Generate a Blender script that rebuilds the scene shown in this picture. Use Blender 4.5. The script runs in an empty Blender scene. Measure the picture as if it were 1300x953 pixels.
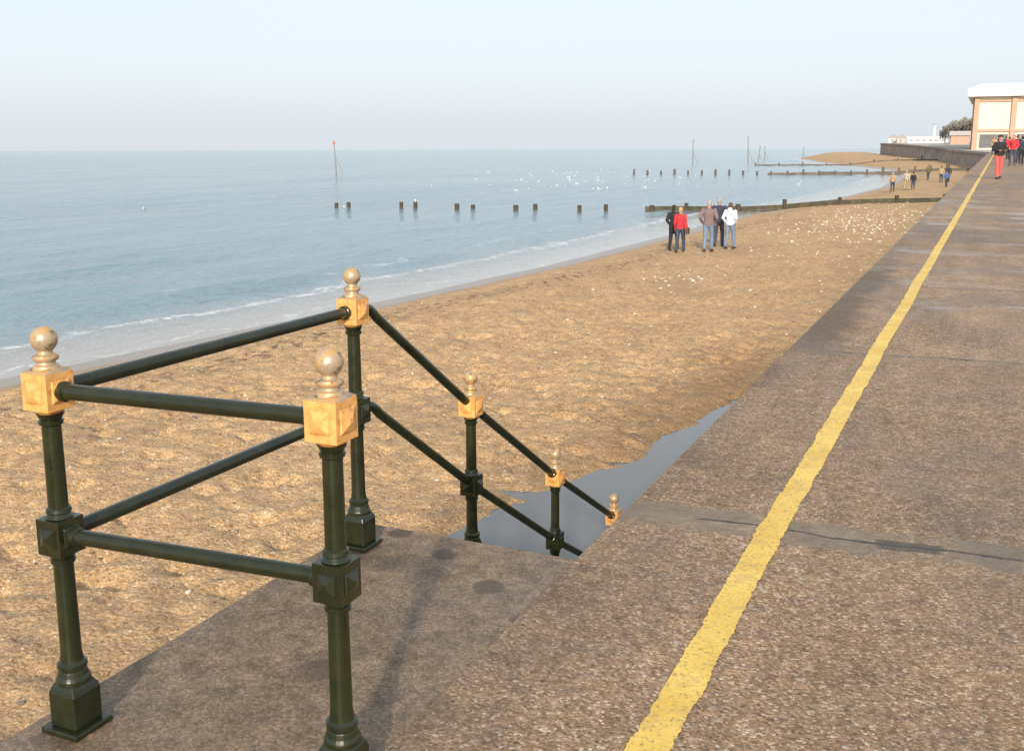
import bpy, bmesh, math, random
from mathutils import Vector, Matrix, noise
random.seed(7)
C = bpy.context.scene.collection
S = bpy.context.scene
S.view_settings.view_transform = 'Standard'
S.view_settings.look = 'None'
S.view_settings.exposure = 0

# ------------------------------------------------------------------ node helper
class G:
    def __init__(s, name):
        s.m = bpy.data.materials.new(name); s.m.use_nodes = True
        s.t = s.m.node_tree; s.t.nodes.clear()
        s.out = s.t.nodes.new('ShaderNodeOutputMaterial')
        s.b = s.t.nodes.new('ShaderNodeBsdfPrincipled')
        s.t.links.new(s.b.outputs[0], s.out.inputs[0])
        tc = s.t.nodes.new('ShaderNodeTexCoord'); s.obj = tc.outputs['Object']
    def put(s, inp, v):
        if isinstance(v, bpy.types.NodeSocket): s.t.links.new(v, inp)
        elif isinstance(v, tuple) and len(v) == 3 and inp.type == 'RGBA': inp.default_value = (*v, 1)
        else: inp.default_value = v
    def math(s, op, a, b=0.0, c=0.0, clamp=False):
        n = s.t.nodes.new('ShaderNodeMath'); n.operation = op; n.use_clamp = clamp
        s.put(n.inputs[0], a); s.put(n.inputs[1], b); s.put(n.inputs[2], c)
        return n.outputs[0]
    def noise(s, scale, detail=3.0, rough=0.5, vec=None, dist=0.0):
        n = s.t.nodes.new('ShaderNodeTexNoise')
        s.put(n.inputs['Vector'], vec or s.obj); s.put(n.inputs['Scale'], scale)
        s.put(n.inputs['Detail'], detail); s.put(n.inputs['Roughness'], rough); s.put(n.inputs['Distortion'], dist)
        return n.outputs['Fac']
    def vor(s, scale, out='Distance', vec=None, rnd=1.0):
        n = s.t.nodes.new('ShaderNodeTexVoronoi')
        s.put(n.inputs['Vector'], vec or s.obj); s.put(n.inputs['Scale'], scale); s.put(n.inputs['Randomness'], rnd)
        return n.outputs[out]
    def sepr(s, col):
        n = s.t.nodes.new('ShaderNodeSeparateColor'); s.put(n.inputs[0], col); return n.outputs
    def ramp(s, fac, stops, interp='LINEAR'):
        n = s.t.nodes.new('ShaderNodeValToRGB'); n.color_ramp.interpolation = interp
        e = n.color_ramp.elements
        while len(e) < len(stops): e.new(0.5)
        for i, (p, c) in enumerate(stops):
            e[i].position = p
            e[i].color = (*c, 1) if isinstance(c, tuple) else (c, c, c, 1)
        s.put(n.inputs[0], fac); return n.outputs[0]
    def mix(s, f, a, b, mode='MIX'):
        n = s.t.nodes.new('ShaderNodeMixRGB'); n.blend_type = mode
        s.put(n.inputs[0], f); s.put(n.inputs[1], a); s.put(n.inputs[2], b); return n.outputs[0]
    def mr(s, v, a, b, c=0.0, d=1.0, smooth=True):
        n = s.t.nodes.new('ShaderNodeMapRange')
        if smooth: n.interpolation_type = 'SMOOTHSTEP'
        s.put(n.inputs[0], v); n.inputs[1].default_value = a; n.inputs[2].default_value = b
        n.inputs[3].default_value = c; n.inputs[4].default_value = d
        return n.outputs[0]
    def xyz(s):
        n = s.t.nodes.new('ShaderNodeSeparateXYZ'); s.put(n.inputs[0], s.obj); return n.outputs
    def mapping(s, scale=(1, 1, 1), rot=(0, 0, 0)):
        n = s.t.nodes.new('ShaderNodeMapping'); s.put(n.inputs['Vector'], s.obj)
        n.inputs['Scale'].default_value = scale; n.inputs['Rotation'].default_value = rot
        return n.outputs[0]
    def bump(s, h, strength=0.5, dist=0.01, normal=None):
        n = s.t.nodes.new('ShaderNodeBump'); s.put(n.inputs['Height'], h)
        s.put(n.inputs['Strength'], strength); s.put(n.inputs['Distance'], dist)
        if normal: s.put(n.inputs['Normal'], normal)
        return n.outputs[0]
    def attr(s, name):
        n = s.t.nodes.new('ShaderNodeAttribute'); n.attribute_name = name; return n.outputs['Fac']
    def fin(s, col=None, rough=None, normal=None, metal=None, ior=None, spec=None):
        if col is not None: s.put(s.b.inputs['Base Color'], col)
        if rough is not None: s.put(s.b.inputs['Roughness'], rough)
        if normal is not None: s.put(s.b.inputs['Normal'], normal)
        if metal is not None: s.put(s.b.inputs['Metallic'], metal)
        if ior is not None: s.put(s.b.inputs['IOR'], ior)
        if spec is not None: s.put(s.b.inputs['Specular IOR Level'], spec)
        return s.m

def plain(name, col, rough=0.7, var=0.25, scale=8.0, bump=0.0, metal=0.0):
    g = G(name)
    n = g.noise(scale, 4, 0.6)
    dark = tuple(c * (1 - var) for c in col); lite = tuple(min(1, c * (1 + var)) for c in col)
    c = g.ramp(n, [(0.3, dark), (0.7, lite)])
    nm = g.bump(g.noise(scale * 4, 3), 0.6, bump) if bump else None
    return g.fin(c, rough, nm, metal)

# ------------------------------------------------------------------ mesh helper
class MB:
    def __init__(s): s.v = []; s.f = []; s.mi = []
    def add(s, vs, fs, mi=0):
        o = len(s.v); s.v += [tuple(v) for v in vs]
        s.f += [tuple(i + o for i in f) for f in fs]; s.mi += [mi] * len(fs)
    def box(s, x0, x1, y0, y1, z0, z1, mi=0):
        s.add([(x0,y0,z0),(x1,y0,z0),(x1,y1,z0),(x0,y1,z0),(x0,y0,z1),(x1,y0,z1),(x1,y1,z1),(x0,y1,z1)],
              [(3,2,1,0),(4,5,6,7),(0,1,5,4),(1,2,6,5),(2,3,7,6),(3,0,4,7)], mi)
    def lathe(s, prof, seg=24, rot=0.0, cx=0, cy=0, mi=0):
        vs = []; fs = []
        for r, z in prof:
            for k in range(seg):
                a = rot + 2 * math.pi * k / seg
                vs.append((cx + r * math.cos(a), cy + r * math.sin(a), z))
        n = len(prof)
        for i in range(n - 1):
            for k in range(seg):
                k2 = (k + 1) % seg
                fs.append((i*seg+k, i*seg+k2, (i+1)*seg+k2, (i+1)*seg+k))
        fs.append(tuple(reversed(range(seg)))); fs.append(tuple((n-1)*seg + k for k in range(seg)))
        s.add(vs, fs, mi)
    def tube(s, pts, rad, seg=12, mi=0):
        pts = [Vector(p) for p in pts]; n = len(pts)
        if not isinstance(rad, (list, tuple)): rad = [rad] * n
        vs = []; fs = []; up = Vector((0.013, 0.021, 1))
        for i, p in enumerate(pts):
            d = (pts[min(i+1, n-1)] - pts[max(i-1, 0)]).normalized()
            u = up if abs(d.z) < 0.95 else Vector((1, 0.02, 0.01))
            a = d.cross(u).normalized(); b = a.cross(d).normalized()
            for k in range(seg):
                t = 2 * math.pi * k / seg
                vs.append(p + rad[i] * (math.cos(t) * a + math.sin(t) * b))
        for i in range(n - 1):
            for k in range(seg):
                k2 = (k + 1) % seg
                fs.append((i*seg+k, i*seg+k2, (i+1)*seg+k2, (i+1)*seg+k))
        fs.append(tuple(reversed(range(seg)))); fs.append(tuple((n-1)*seg + k for k in range(seg)))
        s.add(vs, fs, mi)
    def obj(s, name, mats, parent=None, loc=None, smooth=False, bevel=0.0):
        me = bpy.data.meshes.new(name); me.from_pydata(s.v, [], s.f)
        if not isinstance(mats, (list, tuple)): mats = [mats]
        for m in mats: me.materials.append(m)
        me.polygons.foreach_set('material_index', s.mi)
        bm = bmesh.new(); bm.from_mesh(me); bmesh.ops.recalc_face_normals(bm, faces=bm.faces); bm.to_mesh(me); bm.free()
        me.update()
        if smooth:
            me.polygons.foreach_set('use_smooth', [True] * len(me.polygons))
            try: me.set_sharp_from_angle(angle=math.radians(40))
            except Exception: pass
        return mk(name, me, parent, loc, bevel)

def mk(name, me, parent=None, loc=None, bevel=0.0):
    o = bpy.data.objects.new(name, me); C.objects.link(o)
    if parent: o.parent = parent
    if loc is not None: o.location = loc
    if bevel:
        b = o.modifiers.new('Bevel', 'BEVEL'); b.width = bevel; b.segments = 2; b.limit_method = 'ANGLE'
    return o

def empty(name, loc=(0, 0, 0), rotz=0.0):
    o = bpy.data.objects.new(name, None); C.objects.link(o); o.location = loc; o.rotation_euler = (0, 0, rotz)
    o.empty_display_size = 0.2
    return o
def tag(o, label, cat, group=None):
    o['label'] = label; o['category'] = cat
    if group: o['group'] = group
    return o
def struct(o, label=None):
    o['kind'] = 'structure'
    if label: o['label'] = label
    return o
def interp(pts, y):
    if y <= pts[0][0]: return pts[0][1]
    for (a, b), (c, d) in zip(pts, pts[1:]):
        if y <= c:
            t = (y - a) / (c - a); return b + (d - b) * t
    return pts[-1][1]
def sstep(a, b, x):
    t = max(0.0, min(1.0, (x - a) / (b - a))); return t * t * (3 - 2 * t)

# ------------------------------------------------------------------ terrain functions
EDGE = -1.42
SEA = -2.32
def PX(y): return 0.0075 * max(0.0, min(y, 150) - 3.5)
SH = [(-30,-17),(0,-16.2),(12,-15.5),(22,-14.4),(32,-13.6),(46,-13.3),(60,-13.6),(75,-11.5),(112,-10),(160,-12),(200,-17),(310,-46),(420,-70)]
WALLX = [(-30,EDGE),(3.5,EDGE),(150,EDGE+PX(150)),(200,-3.5),(260,-11),(360,-34),(420,-44)]
def shore(y): return interp(SH, y)
def prom_z(y):
    return 0.0093 * max(0.0, min(y, 112) - 2.5)
XB = [(5.0,-4.7),(7,-4.5),(8.7,-4.15),(10.9,-3.6),(13.5,-3.25),(14.5,-2.9),(15.4,-1.3)]
def puddle_mask(x, y):
    if y < 4 or y > 16: return 0.0
    xb = interp(XB, y) + 0.35 * noise.noise(Vector((x * 0.9, y * 0.9, 3)))
    return sstep(xb - 0.25, xb + 0.45, x) * sstep(4.0, 5.2, y)
def beach_z(x, y, bumps=True):
    w = interp(WALLX, y)
    sh = shore(y)
    t = (w - x) / (w - sh)
    if t <= 1: z = -1.75 - 0.1 * max(t, 0) - 0.45 * max(t, 0) ** 4
    else: z = -2.3 - 0.13 * (sh - x)
    z = max(z, -5.5)
    if t < 1.2: z += 0.008 * max(0, y - 190) * (1 - sstep(0.5, 1.0, t))
    m = puddle_mask(x, y)
    if bumps:
        d = sh - x
        k = 1 - sstep(-3.5, -0.6, d)
        fade = 1 - 0.5 * sstep(25, 60, y)
        if k > 0:
            p = Vector((x, y, 0))
            q = p + 0.22 * Vector((noise.noise(p * 2), noise.noise(p * 2 + Vector((9, 3, 1))), 0))
            vd = noise.voronoi(q * 2.5)[0][0]
            vd2 = noise.voronoi(q * 4.8 + Vector((4, 4, 0)))[0][0]
            dens = sstep(-.3, .15, noise.noise(p * .35 + Vector((7, 0, 0))))
            b = -(0.055 + 0.06 * dens) * (1 - sstep(0.05, 0.45, vd)) - 0.035 * (1 - sstep(0, .4, vd2)) + 0.05 * noise.noise(p * 3.2) + 0.03 * noise.noise(p * 8.5) + 0.06 * noise.noise(p * 0.6)
            z += b * k * fade * (1 - 0.7 * m)
        else:
            z += 0.012 * noise.noise(Vector((x * 0.6, y * 0.4, 2)))
    return z - 0.16 * m

# ------------------------------------------------------------------ materials
def m_sand():
    g = G('shingle_sand')
    t = g.attr('wet')
    pc = g.sepr(g.vor(70, 'Color'))
    peb = g.ramp(pc[0], [(0.0, (0.15,0.08,0.035)), (0.3, (0.40,0.24,0.11)), (0.6, (0.54,0.335,0.165)), (0.88, (0.66,0.45,0.25)), (0.97, (0.86,0.75,0.60))])
    base = g.ramp(g.noise(1.3, 6, 0.65), [(0.3, (0.39,0.23,0.105)), (0.5, (0.53,0.325,0.155)), (0.7, (0.64,0.415,0.21))])
    col = g.mix(0.52, base, peb)
    mid = g.ramp(g.noise(6, 6, 0.7), [(0.34, 0.66), (0.57, 1.0)])
    col = g.mix(1.0, col, mid, 'MULTIPLY')
    vd = g.vor(24); vc = g.sepr(g.vor(24, 'Color'))
    pm = g.math('MULTIPLY', g.mr(vd, 0.22, 0.32, 1, 0), g.mr(vc[1], 0.77, 0.81))
    pcol = g.ramp(vc[2], [(0.0, (0.09,0.055,0.035)), (0.5, (0.38,0.23,0.12)), (0.8, (0.53,0.41,0.29)), (1.0, (0.85,0.78,0.68))])
    col = g.mix(pm, col, pcol)
    # stretches of coarser dark shingle
    shg = g.math('MULTIPLY', g.mr(g.noise(0.45, 5, 0.65, g.mapping((1, .5, 1))), 0.50, 0.64), 0.32)
    col = g.mix(shg, col, g.ramp(g.noise(20, 5, .8), [(0.35, (0.10,0.06,0.03)), (0.65, (0.42,0.28,0.16))]))
    st = g.attr('strand')
    wn = g.math('MULTIPLY', st, g.mr(g.noise(3.5, 6, 0.75), 0.51, 0.58))
    col = g.mix(g.math('MULTIPLY', wn, 0.8), col, (0.07,0.04,0.018))
    col = g.mix(g.math('MULTIPLY', g.attr('wallside_dark'), 0.55), col, (0.15,0.08,0.037))  # sand blended to a darker brown in a strip along the wall
    wetc = g.mix(0.4, (0.23,0.165,0.11), (0.31,0.25,0.20))
    wt = g.math('ADD', t, g.math('MULTIPLY', g.math('SUBTRACT', g.noise(0.8, 4), 0.5), 0.5), clamp=True)
    wt = g.mr(wt, 0.3, 0.75)
    col = g.mix(wt, col, wetc)
    rough = g.ramp(wt, [(0.0, 0.92), (1.0, 0.32)])
    h = g.math('ADD', g.math('MULTIPLY', g.noise(14, 5, 0.65), 1.0), g.math('MULTIPLY', vd, -0.4))
    st2 = g.ramp(wt, [(0.0, 0.8), (1.0, 0.05)])
    nm = g.bump(h, st2, 0.04)
    return g.fin(col, rough, nm)

def m_prom():
    g = G('promenade_aggregate')
    x, y, z = g.xyz()
    c = g.sepr(g.vor(105, 'Color'))
    agg = g.ramp(c[0], [(0.0, (0.07,0.038,0.021)), (0.3, (0.255,0.155,0.083)), (0.65, (0.42,0.27,0.155)), (0.88, (0.57,0.40,0.25)), (0.97, (0.82,0.71,0.57))])
    c2 = g.sepr(g.vor(50, 'Color')); d2 = g.vor(50)
    pm = g.math('MULTIPLY', g.mr(d2, 0.25, 0.38, 1, 0), g.mr(c2[1], 0.72, 0.78))
    peb = g.ramp(c2[2], [(0.0, (0.05,0.028,0.016)), (0.35, (0.42,0.18,0.07)), (0.8, (0.50,0.35,0.22)), (1.0, (0.85,0.76,0.64))])
    blot = g.ramp(g.noise(0.9, 8, 0.68), [(0.3, (0.22,0.135,0.078)), (0.5, (0.36,0.232,0.14)), (0.7, (0.48,0.33,0.21))])
    col = g.mix(0.58, blot, agg); col = g.mix(g.math('MULTIPLY', pm, 0.8), col, peb)
    fine = g.ramp(g.noise(14, 7, 0.78), [(0.36, 0.62), (0.58, 1.0)])
    col = g.mix(1.0, col, fine, 'MULTIPLY')
    streak = g.ramp(g.noise(1.3, 6, 0.7, g.mapping((2.6, 0.35, 1))), [(0.35, 0.76), (0.6, 1.0)])
    col = g.mix(1.0, col, streak, 'MULTIPLY')
    wob = g.math('MULTIPLY', g.math('SUBTRACT', g.noise(1.6, 4), 0.5), 0.16)
    yy = g.math('DIVIDE', g.math('ADD', g.math('SUBTRACT', y, 0.33), g.math('ADD', wob, g.math('MULTIPLY', x, -0.06))), 4.05)
    fr = g.math('ABSOLUTE', g.math('SUBTRACT', g.math('FRACT', g.math('ADD', yy, 0.5)), 0.5))
    dj = g.math('MULTIPLY', fr, 4.05)
    slab = g.t.nodes.new('ShaderNodeTexWhiteNoise'); slab.noise_dimensions = '1D'
    g.put(slab.inputs['W'], g.math('FLOOR', yy))
    col = g.mix(1.0, col, g.ramp(slab.outputs['Value'], [(0.0, 0.84), (1.0, 1.0)]), 'MULTIPLY')
    isfirst = g.math('MULTIPLY', g.mr(y, 3.2, 3.3), g.mr(y, 5.4, 5.5, 1, 0))
    band = g.math('MULTIPLY', g.mr(dj, 0.08, 0.14, 1, 0), g.mr(g.noise(2.2, 4), 0.38, 0.5))
    band = g.math('MAXIMUM', g.math('MULTIPLY', band, 0.4), g.math('MULTIPLY', g.mr(g.math('ADD', dj, g.math('MULTIPLY', g.math('SUBTRACT', g.noise(5, 5, .7), .5), .07)), 0.12, 0.16, 1, 0), g.math('MULTIPLY', isfirst, g.mr(g.noise(2.0, 5, .7), 0.36, 0.55, 0.35, 0.85))))
    col = g.mix(band, col, g.ramp(g.noise(9, 6, .7), [(0.3, (0.14,0.11,0.08)), (0.7, (0.25,0.205,0.155))]))
    tw = g.math('ADD', 0.008, g.math('MULTIPLY', g.mr(g.noise(5, 4, 0.7), 0.5, 0.75), 0.024))
    tar = g.math('MULTIPLY', g.math('LESS_THAN', dj, tw), g.mr(g.noise(0.8, 2), 0.34, 0.42))
    tar = g.math('MULTIPLY', tar, g.mr(x, -1.12, -1.05))
    px = g.math('ABSOLUTE', g.math('ADD', g.math('ADD', x, 0.20), g.math('MULTIPLY', g.math('SUBTRACT', g.noise(6, 4), .5), .12)))
    patch = g.math('MULTIPLY', g.math('MULTIPLY', g.mr(px, 0.11, 0.15, 1, 0), g.mr(g.math('ADD', dj, g.math('MULTIPLY', g.noise(11, 4), .02)), 0.052, 0.066, 1, 0)), isfirst)
    tar = g.math('MAXIMUM', tar, g.math('MULTIPLY', patch, 0.75))
    col = g.mix(tar, col, (0.045,0.042,0.040))
    edge = g.mr(x, -1.40, -1.0, 1, 0)
    st = g.math('MULTIPLY', g.math('MULTIPLY', g.mr(y, 8.0, 8.5), g.mr(y, 12.5, 18, 1, 0)), g.mr(g.math('ADD', x, g.math('MULTIPLY', g.noise(3, 4), 0.5)), -0.95, -0.62, 1, 0))
    st = g.math('MAXIMUM', st, g.math('MULTIPLY', edge, g.mr(g.noise(1.1, 5, 0.7), 0.45, 0.62, 0.2, 0.75)))
    wet = g.mr(g.noise(0.55, 6, 0.65, g.mapping((1, 0.6, 1))), 0.46, 0.60)
    dk = g.math('MAXIMUM', g.math('MULTIPLY', st, 0.72), g.math('MULTIPLY', wet, 0.34))
    col = g.mix(dk, col, (0.065,0.043,0.028))
    sp = g.math('MULTIPLY', g.mr(g.vor(1.1, vec=g.mapping((1, 0.7, 1))), 0.035, 0.05, 1, 0), 0.6)
    col = g.mix(sp, col, (0.06,0.055,0.05))
    film = g.math('MULTIPLY', g.math('MULTIPLY', g.mr(y, 9.5, 11.5), g.mr(y, 25, 45, 1, 0)), g.mr(g.noise(0.8, 5, 0.65, g.mapping((0.7, 1.2, 1))), 0.50, 0.62))
    rough = g.math('SUBTRACT', g.math('SUBTRACT', 0.74, g.math('MULTIPLY', wet, 0.20)), g.math('MULTIPLY', film, 0.28))
    h = g.math('ADD', g.math('MULTIPLY', g.vor(105), -0.6), g.math('MULTIPLY', g.noise(35, 5, 0.7), 0.8))
    nm = g.bump(h, g.ramp(film, [(0, 0.6), (1, 0.15)]), 0.008)
    return g.fin(col, rough, nm)

def m_concrete(name, a, b, rough=0.7, sc=1.5, spots=True):
    g = G(name)
    col = g.ramp(g.noise(sc, 8, 0.7), [(0.30, a), (0.68, b)])
    c = g.sepr(g.vor(120, 'Color'))
    col = g.mix(0.32, col, g.ramp(c[0], [(0.0, tuple(v * 0.4 for v in a)), (0.6, b), (0.95, tuple(min(1, v * 2.1) for v in b))]))
    fine = g.ramp(g.noise(12, 7, 0.78), [(0.36, 0.62), (0.58, 1.0)])
    col = g.mix(1.0, col, fine, 'MULTIPLY')
    if spots:
        spn = g.mr(g.math('ADD', g.vor(3.1, rnd=1.0), g.math('MULTIPLY', g.noise(12, 4), .12)), 0.24, 0.31, 1, 0)
        spn = g.math('MULTIPLY', spn, g.mr(g.noise(1.5, 2), 0.40, 0.48))
        col = g.mix(g.math('MULTIPLY', spn, 0.65), col, tuple(v * 0.33 for v in a))
    rg = g.mr(g.noise(1.1, 4), 0.4, 0.65, rough, rough * 0.6)
    nm = g.bump(g.math('ADD', g.noise(40, 6, 0.7), g.math('MULTIPLY', g.vor(120), -0.3)), 0.5, 0.006)
    return g.fin(col, rg, nm)

def m_water():
    g = G('sea_water')
    d = g.attr('offshore')
    x, y, z = g.xyz()
    n = g.math('ADD', d, g.math('MULTIPLY', g.math('SUBTRACT', g.noise(0.35, 5, 0.6), 0.5), 3.2))
    deep = g.ramp(g.noise(0.05, 5, 0.6, g.mapping((1.0, 0.25, 1))), [(0.3, (0.135,0.215,0.26)), (0.7, (0.185,0.27,0.31))])
    col = g.mix(g.mr(n, 0.5, 5.5, 1, 0), deep, (0.31,0.28,0.245))
    fn = g.noise(2.6, 8, 0.75)
    fb = g.noise(9.0, 6, 0.7)
    brk = g.math('MULTIPLY', g.mr(g.math('ABSOLUTE', g.math('SUBTRACT', n, 3.1)), 0.0, 0.5, 1, 0), g.mr(fn, 0.43, 0.57))
    brk = g.math('MULTIPLY', brk, g.mr(g.noise(0.25, 3), 0.36, 0.55, 0.35, 0.9))
    brk2 = g.math('MULTIPLY', g.mr(g.math('ABSOLUTE', g.math('SUBTRACT', n, 5.6)), 0.0, 0.25, 1, 0), g.math('MULTIPLY', g.mr(g.noise(0.22, 3), 0.53, 0.62), g.mr(fn, 0.42, 0.56)))
    brk = g.math('MAXIMUM', brk, g.math('MULTIPLY', brk2, .55))
    edg = g.math('MULTIPLY', g.math('MULTIPLY', g.mr(g.math('ABSOLUTE', g.math('SUBTRACT', n, 0.5)), 0.0, 0.16, 1, 0), g.mr(fn, 0.46, 0.58)), 0.7)
    lace = g.math('MULTIPLY', g.math('MULTIPLY', g.mr(n, 0.3, 1.2), g.mr(n, 2.2, 3.6, 1, 0)), g.math('MULTIPLY', g.mr(fb, 0.56, 0.64), 0.35))
    foam = g.math('MAXIMUM', brk, g.math('MAXIMUM', edg, lace))
    foam = g.math('MULTIPLY', foam, g.mr(fb, 0.3, 0.55, 0.35, 1.0))
    col = g.mix(foam, col, (0.78,0.79,0.80))
    rough = g.ramp(foam, [(0, 0.12), (1, 0.8)])
    w0 = g.noise(4.5, 4, 0.6, g.mapping((1.0, 0.6, 1), (0, 0, 0.3)))
    w1 = g.noise(1.6, 4, 0.6, g.mapping((1.0, 0.45, 1), (0, 0, 0.15)))
    w2 = g.noise(0.35, 4, 0.55, g.mapping((1.0, 0.30, 1), (0, 0, -0.1)))
    w3 = g.noise(0.05, 3, 0.5, g.mapping((1.0, 0.4, 1), (0, 0, 0.2)))
    h = g.math('ADD', g.math('ADD', g.math('MULTIPLY', w0, 0.06), g.math('MULTIPLY', w1, 0.24)), g.math('ADD', g.math('MULTIPLY', w2, 0.60), g.math('MULTIPLY', w3, 1.6)))
    st = g.mr(d, 0.0, 5.0, 0.12, 1.0)
    nm = g.bump(h, st, 1.0)
    return g.fin(col, rough, nm, ior=1.33)

SAND = m_sand(); PROM = m_prom(); WATER = m_water()
LANDING = m_concrete('stair_concrete', (0.11,0.075,0.046), (0.24,0.17,0.11), 0.74)
WALLM = m_concrete('sea_wall_concrete', (0.14,0.105,0.075), (0.25,0.195,0.145), 0.8, 0.8)
g = G('puddle_water')
PUD = g.fin((0.13,0.125,0.115), 0.04, g.bump(g.noise(5, 3), 0.06, 0.02), ior=1.45)
g = G('yellow_paint')
wear = g.math('MULTIPLY', g.mr(g.noise(11, 8, 0.78), 0.50, 0.60), 0.9)
wear2 = g.mr(g.noise(70, 5, 0.75), 0.54, 0.62)
yc = g.ramp(g.noise(3, 5, 0.6), [(0.3, (0.62,0.40,0.07)), (0.7, (0.80,0.57,0.14))])
yc = g.mix(g.math('MULTIPLY', wear, 0.6), yc, (0.50,0.34,0.13))
yc = g.mix(g.math('MULTIPLY', wear2, 0.75), yc, (0.25,0.15,0.07))
YEL = g.fin(yc, 0.65, g.bump(g.noise(60, 5, 0.7), 0.6, 0.006))
g = G('dark_green_gloss_paint')
gc = g.ramp(g.noise(14, 5), [(0.3, (0.009,0.012,0.005)), (0.7, (0.019,0.023,0.009))])
GREEN = g.fin(gc, g.mr(g.noise(30, 4), 0.3, 0.7, 0.18, 0.32), g.bump(g.noise(55, 3), 0.25, 0.003))
g = G('gold_block_paint')
gc = g.ramp(g.noise(35, 6, 0.7), [(0.25, (0.40,0.17,0.045)), (0.45, (0.70,0.355,0.11)), (0.7, (0.82,0.47,0.17))])
gc = g.mix(g.mr(g.noise(18, 7, 0.8), 0.60, 0.70), gc, (0.35,0.17,0.06))
GOLD = g.fin(gc, 0.45, g.bump(g.noise(70, 4), 0.4, 0.003), 0.2)
g = G('worn_gold_finial_paint')
wn = g.mr(g.noise(22, 7, 0.75), 0.42, 0.58)
gc = g.mix(wn, (0.58,0.34,0.135), (0.40,0.325,0.24))
gc = g.mix(g.mr(g.noise(48, 5, 0.75), 0.55, 0.63), gc, (0.12,0.075,0.045))
FIN = g.fin(gc, 0.38, g.bump(g.noise(50, 4), 0.5, 0.003), 0.35)
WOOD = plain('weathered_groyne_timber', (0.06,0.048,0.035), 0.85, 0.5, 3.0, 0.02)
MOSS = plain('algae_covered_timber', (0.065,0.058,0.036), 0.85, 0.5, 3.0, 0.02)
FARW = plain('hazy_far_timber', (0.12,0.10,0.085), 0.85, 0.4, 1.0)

# ------------------------------------------------------------------ grids
def axis(a, b, d0, growth, dmax):
    out = [a]; d = d0
    while out[-1] < b:
        out.append(out[-1] + d); d = min(d * growth, dmax)
    out[-1] = b
    return out
def grid(name, xs, ys, zf, mat, attrs=None):
    nx, ny = len(xs(0)) if callable(xs) else len(xs), len(ys)
    vs = []; at = {k: [] for k in (attrs or {})}
    for y in ys:
        row = xs(y) if callable(xs) else xs
        for x in row:
            vs.append((x, y, zf(x, y)))
            for k in at: at[k].append(attrs[k](x, y))
    fs = [(j*nx+i, j*nx+i+1, (j+1)*nx+i+1, (j+1)*nx+i) for j in range(ny-1) for i in range(nx-1)]
    me = bpy.data.meshes.new(name); me.from_pydata(vs, [], fs); me.materials.append(mat)
    for k in at:
        a = me.attributes.new(k, 'FLOAT', 'POINT'); a.data.foreach_set('value', at[k])
    me.polygons.foreach_set('use_smooth', [True] * len(me.polygons)); me.update()
    return mk(name, me)

o = grid('ground', [-9000, -3000, 0, 3000, 9000], [-9000, -3000, 0, 3000, 9000], lambda x, y: -6.0, plain('seabed_ground', (0.2,0.16,0.11), 0.9))
struct(o, 'deep sandy ground sheet below sea and land')

ys = [-30, -15, -6] + axis(-2.0, 18, 0.06, 1.0, 1) + axis(18.06, 430, 0.065, 1.02, 6)
def bx(y):
    w = interp(WALLX, y) + 0.15; s = shore(y)
    return [w + (s - w) * i / 190 for i in range(191)] + [s - (k ** 1.7) * 0.25 for k in range(1, 26)]
def wallside_dark(x, y):
    w = interp(WALLX, y) - x
    return (1 - sstep(1.8, 3.8 + 1.2 * noise.noise(Vector((x * .6, y * .6, 1))), w)) * (1 - sstep(14, 22, y))
o = grid('beach', bx, ys, beach_z, SAND,
         {'wet': lambda x, y: max(sstep(-2.4, -0.1, shore(y) - x), 0.8 * puddle_mask(x - 0.0, y)),
          'wallside_dark': wallside_dark,
          'strand': lambda x, y: math.exp(-((shore(y) - x + 3.0 + 0.8 * noise.noise(Vector((y * .12, 4, 1)))) / 0.6) ** 2)})
struct(o, 'golden brown shingle and sand beach with footprints')

xs_off = axis(0, 60, 0.16, 1.035, 4) + axis(64, 9000, 6, 1.35, 2500)
ys = axis(-20, 9000, 0.5, 1.02, 1200)
ys = [-9000, -2000, -300, -60] + ys
def sx(y):
    yy = min(max(y, -30), 420)
    s = shore(yy) + 1.5
    return [s - q for q in xs_off]
def wave(x, y):
    d = shore(min(max(y, -30), 420)) - x
    if d > 200 or y > 400 or y < -50: return SEA
    n = 2.2 * noise.noise(Vector((x * .05, y * .06, 0)))
    a = 0.05 * sstep(0, 6, d) * (1 - sstep(40, 150, d))
    z = a * math.sin((d + n * 1.6) * 1.5) + a * 0.9 * noise.noise(Vector((x * .7, y * .3, 5)))
    dn = d + 1.6 * noise.noise(Vector((x * .3, y * .25, 9)))
    z += 0.11 * math.exp(-((dn - 3.0) / 0.38) ** 2) * (0.5 + 0.5 * noise.noise(Vector((0, y * .35, 2))))
    z += 0.09 * math.exp(-((dn - 6.0) / 0.5) ** 2)
    return SEA + z
o = grid('sea', sx, ys, wave, WATER, {'offshore': lambda x, y: min(300, shore(min(max(y, -30), 420)) - x)})
struct(o, 'calm pale blue sea with small breaking waves')

mb = MB()
ysq = [4.2 + 11.4 * i / 24 for i in range(25)]
for a, b in zip(ysq, ysq[1:]):
    xa = max(interp(XB, a) - 0.55, -5.4); xb = max(interp(XB, b) - 0.55, -5.4)
    mb.add([(xa, a, -1.85), (EDGE + .12, a, -1.85), (EDGE + .12, b, -1.85), (xb, b, -1.85)], [(0, 1, 2, 3)])
struct(mb.obj('water', PUD, smooth=True), 'still puddle of sea water at the foot of the wall')

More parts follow.
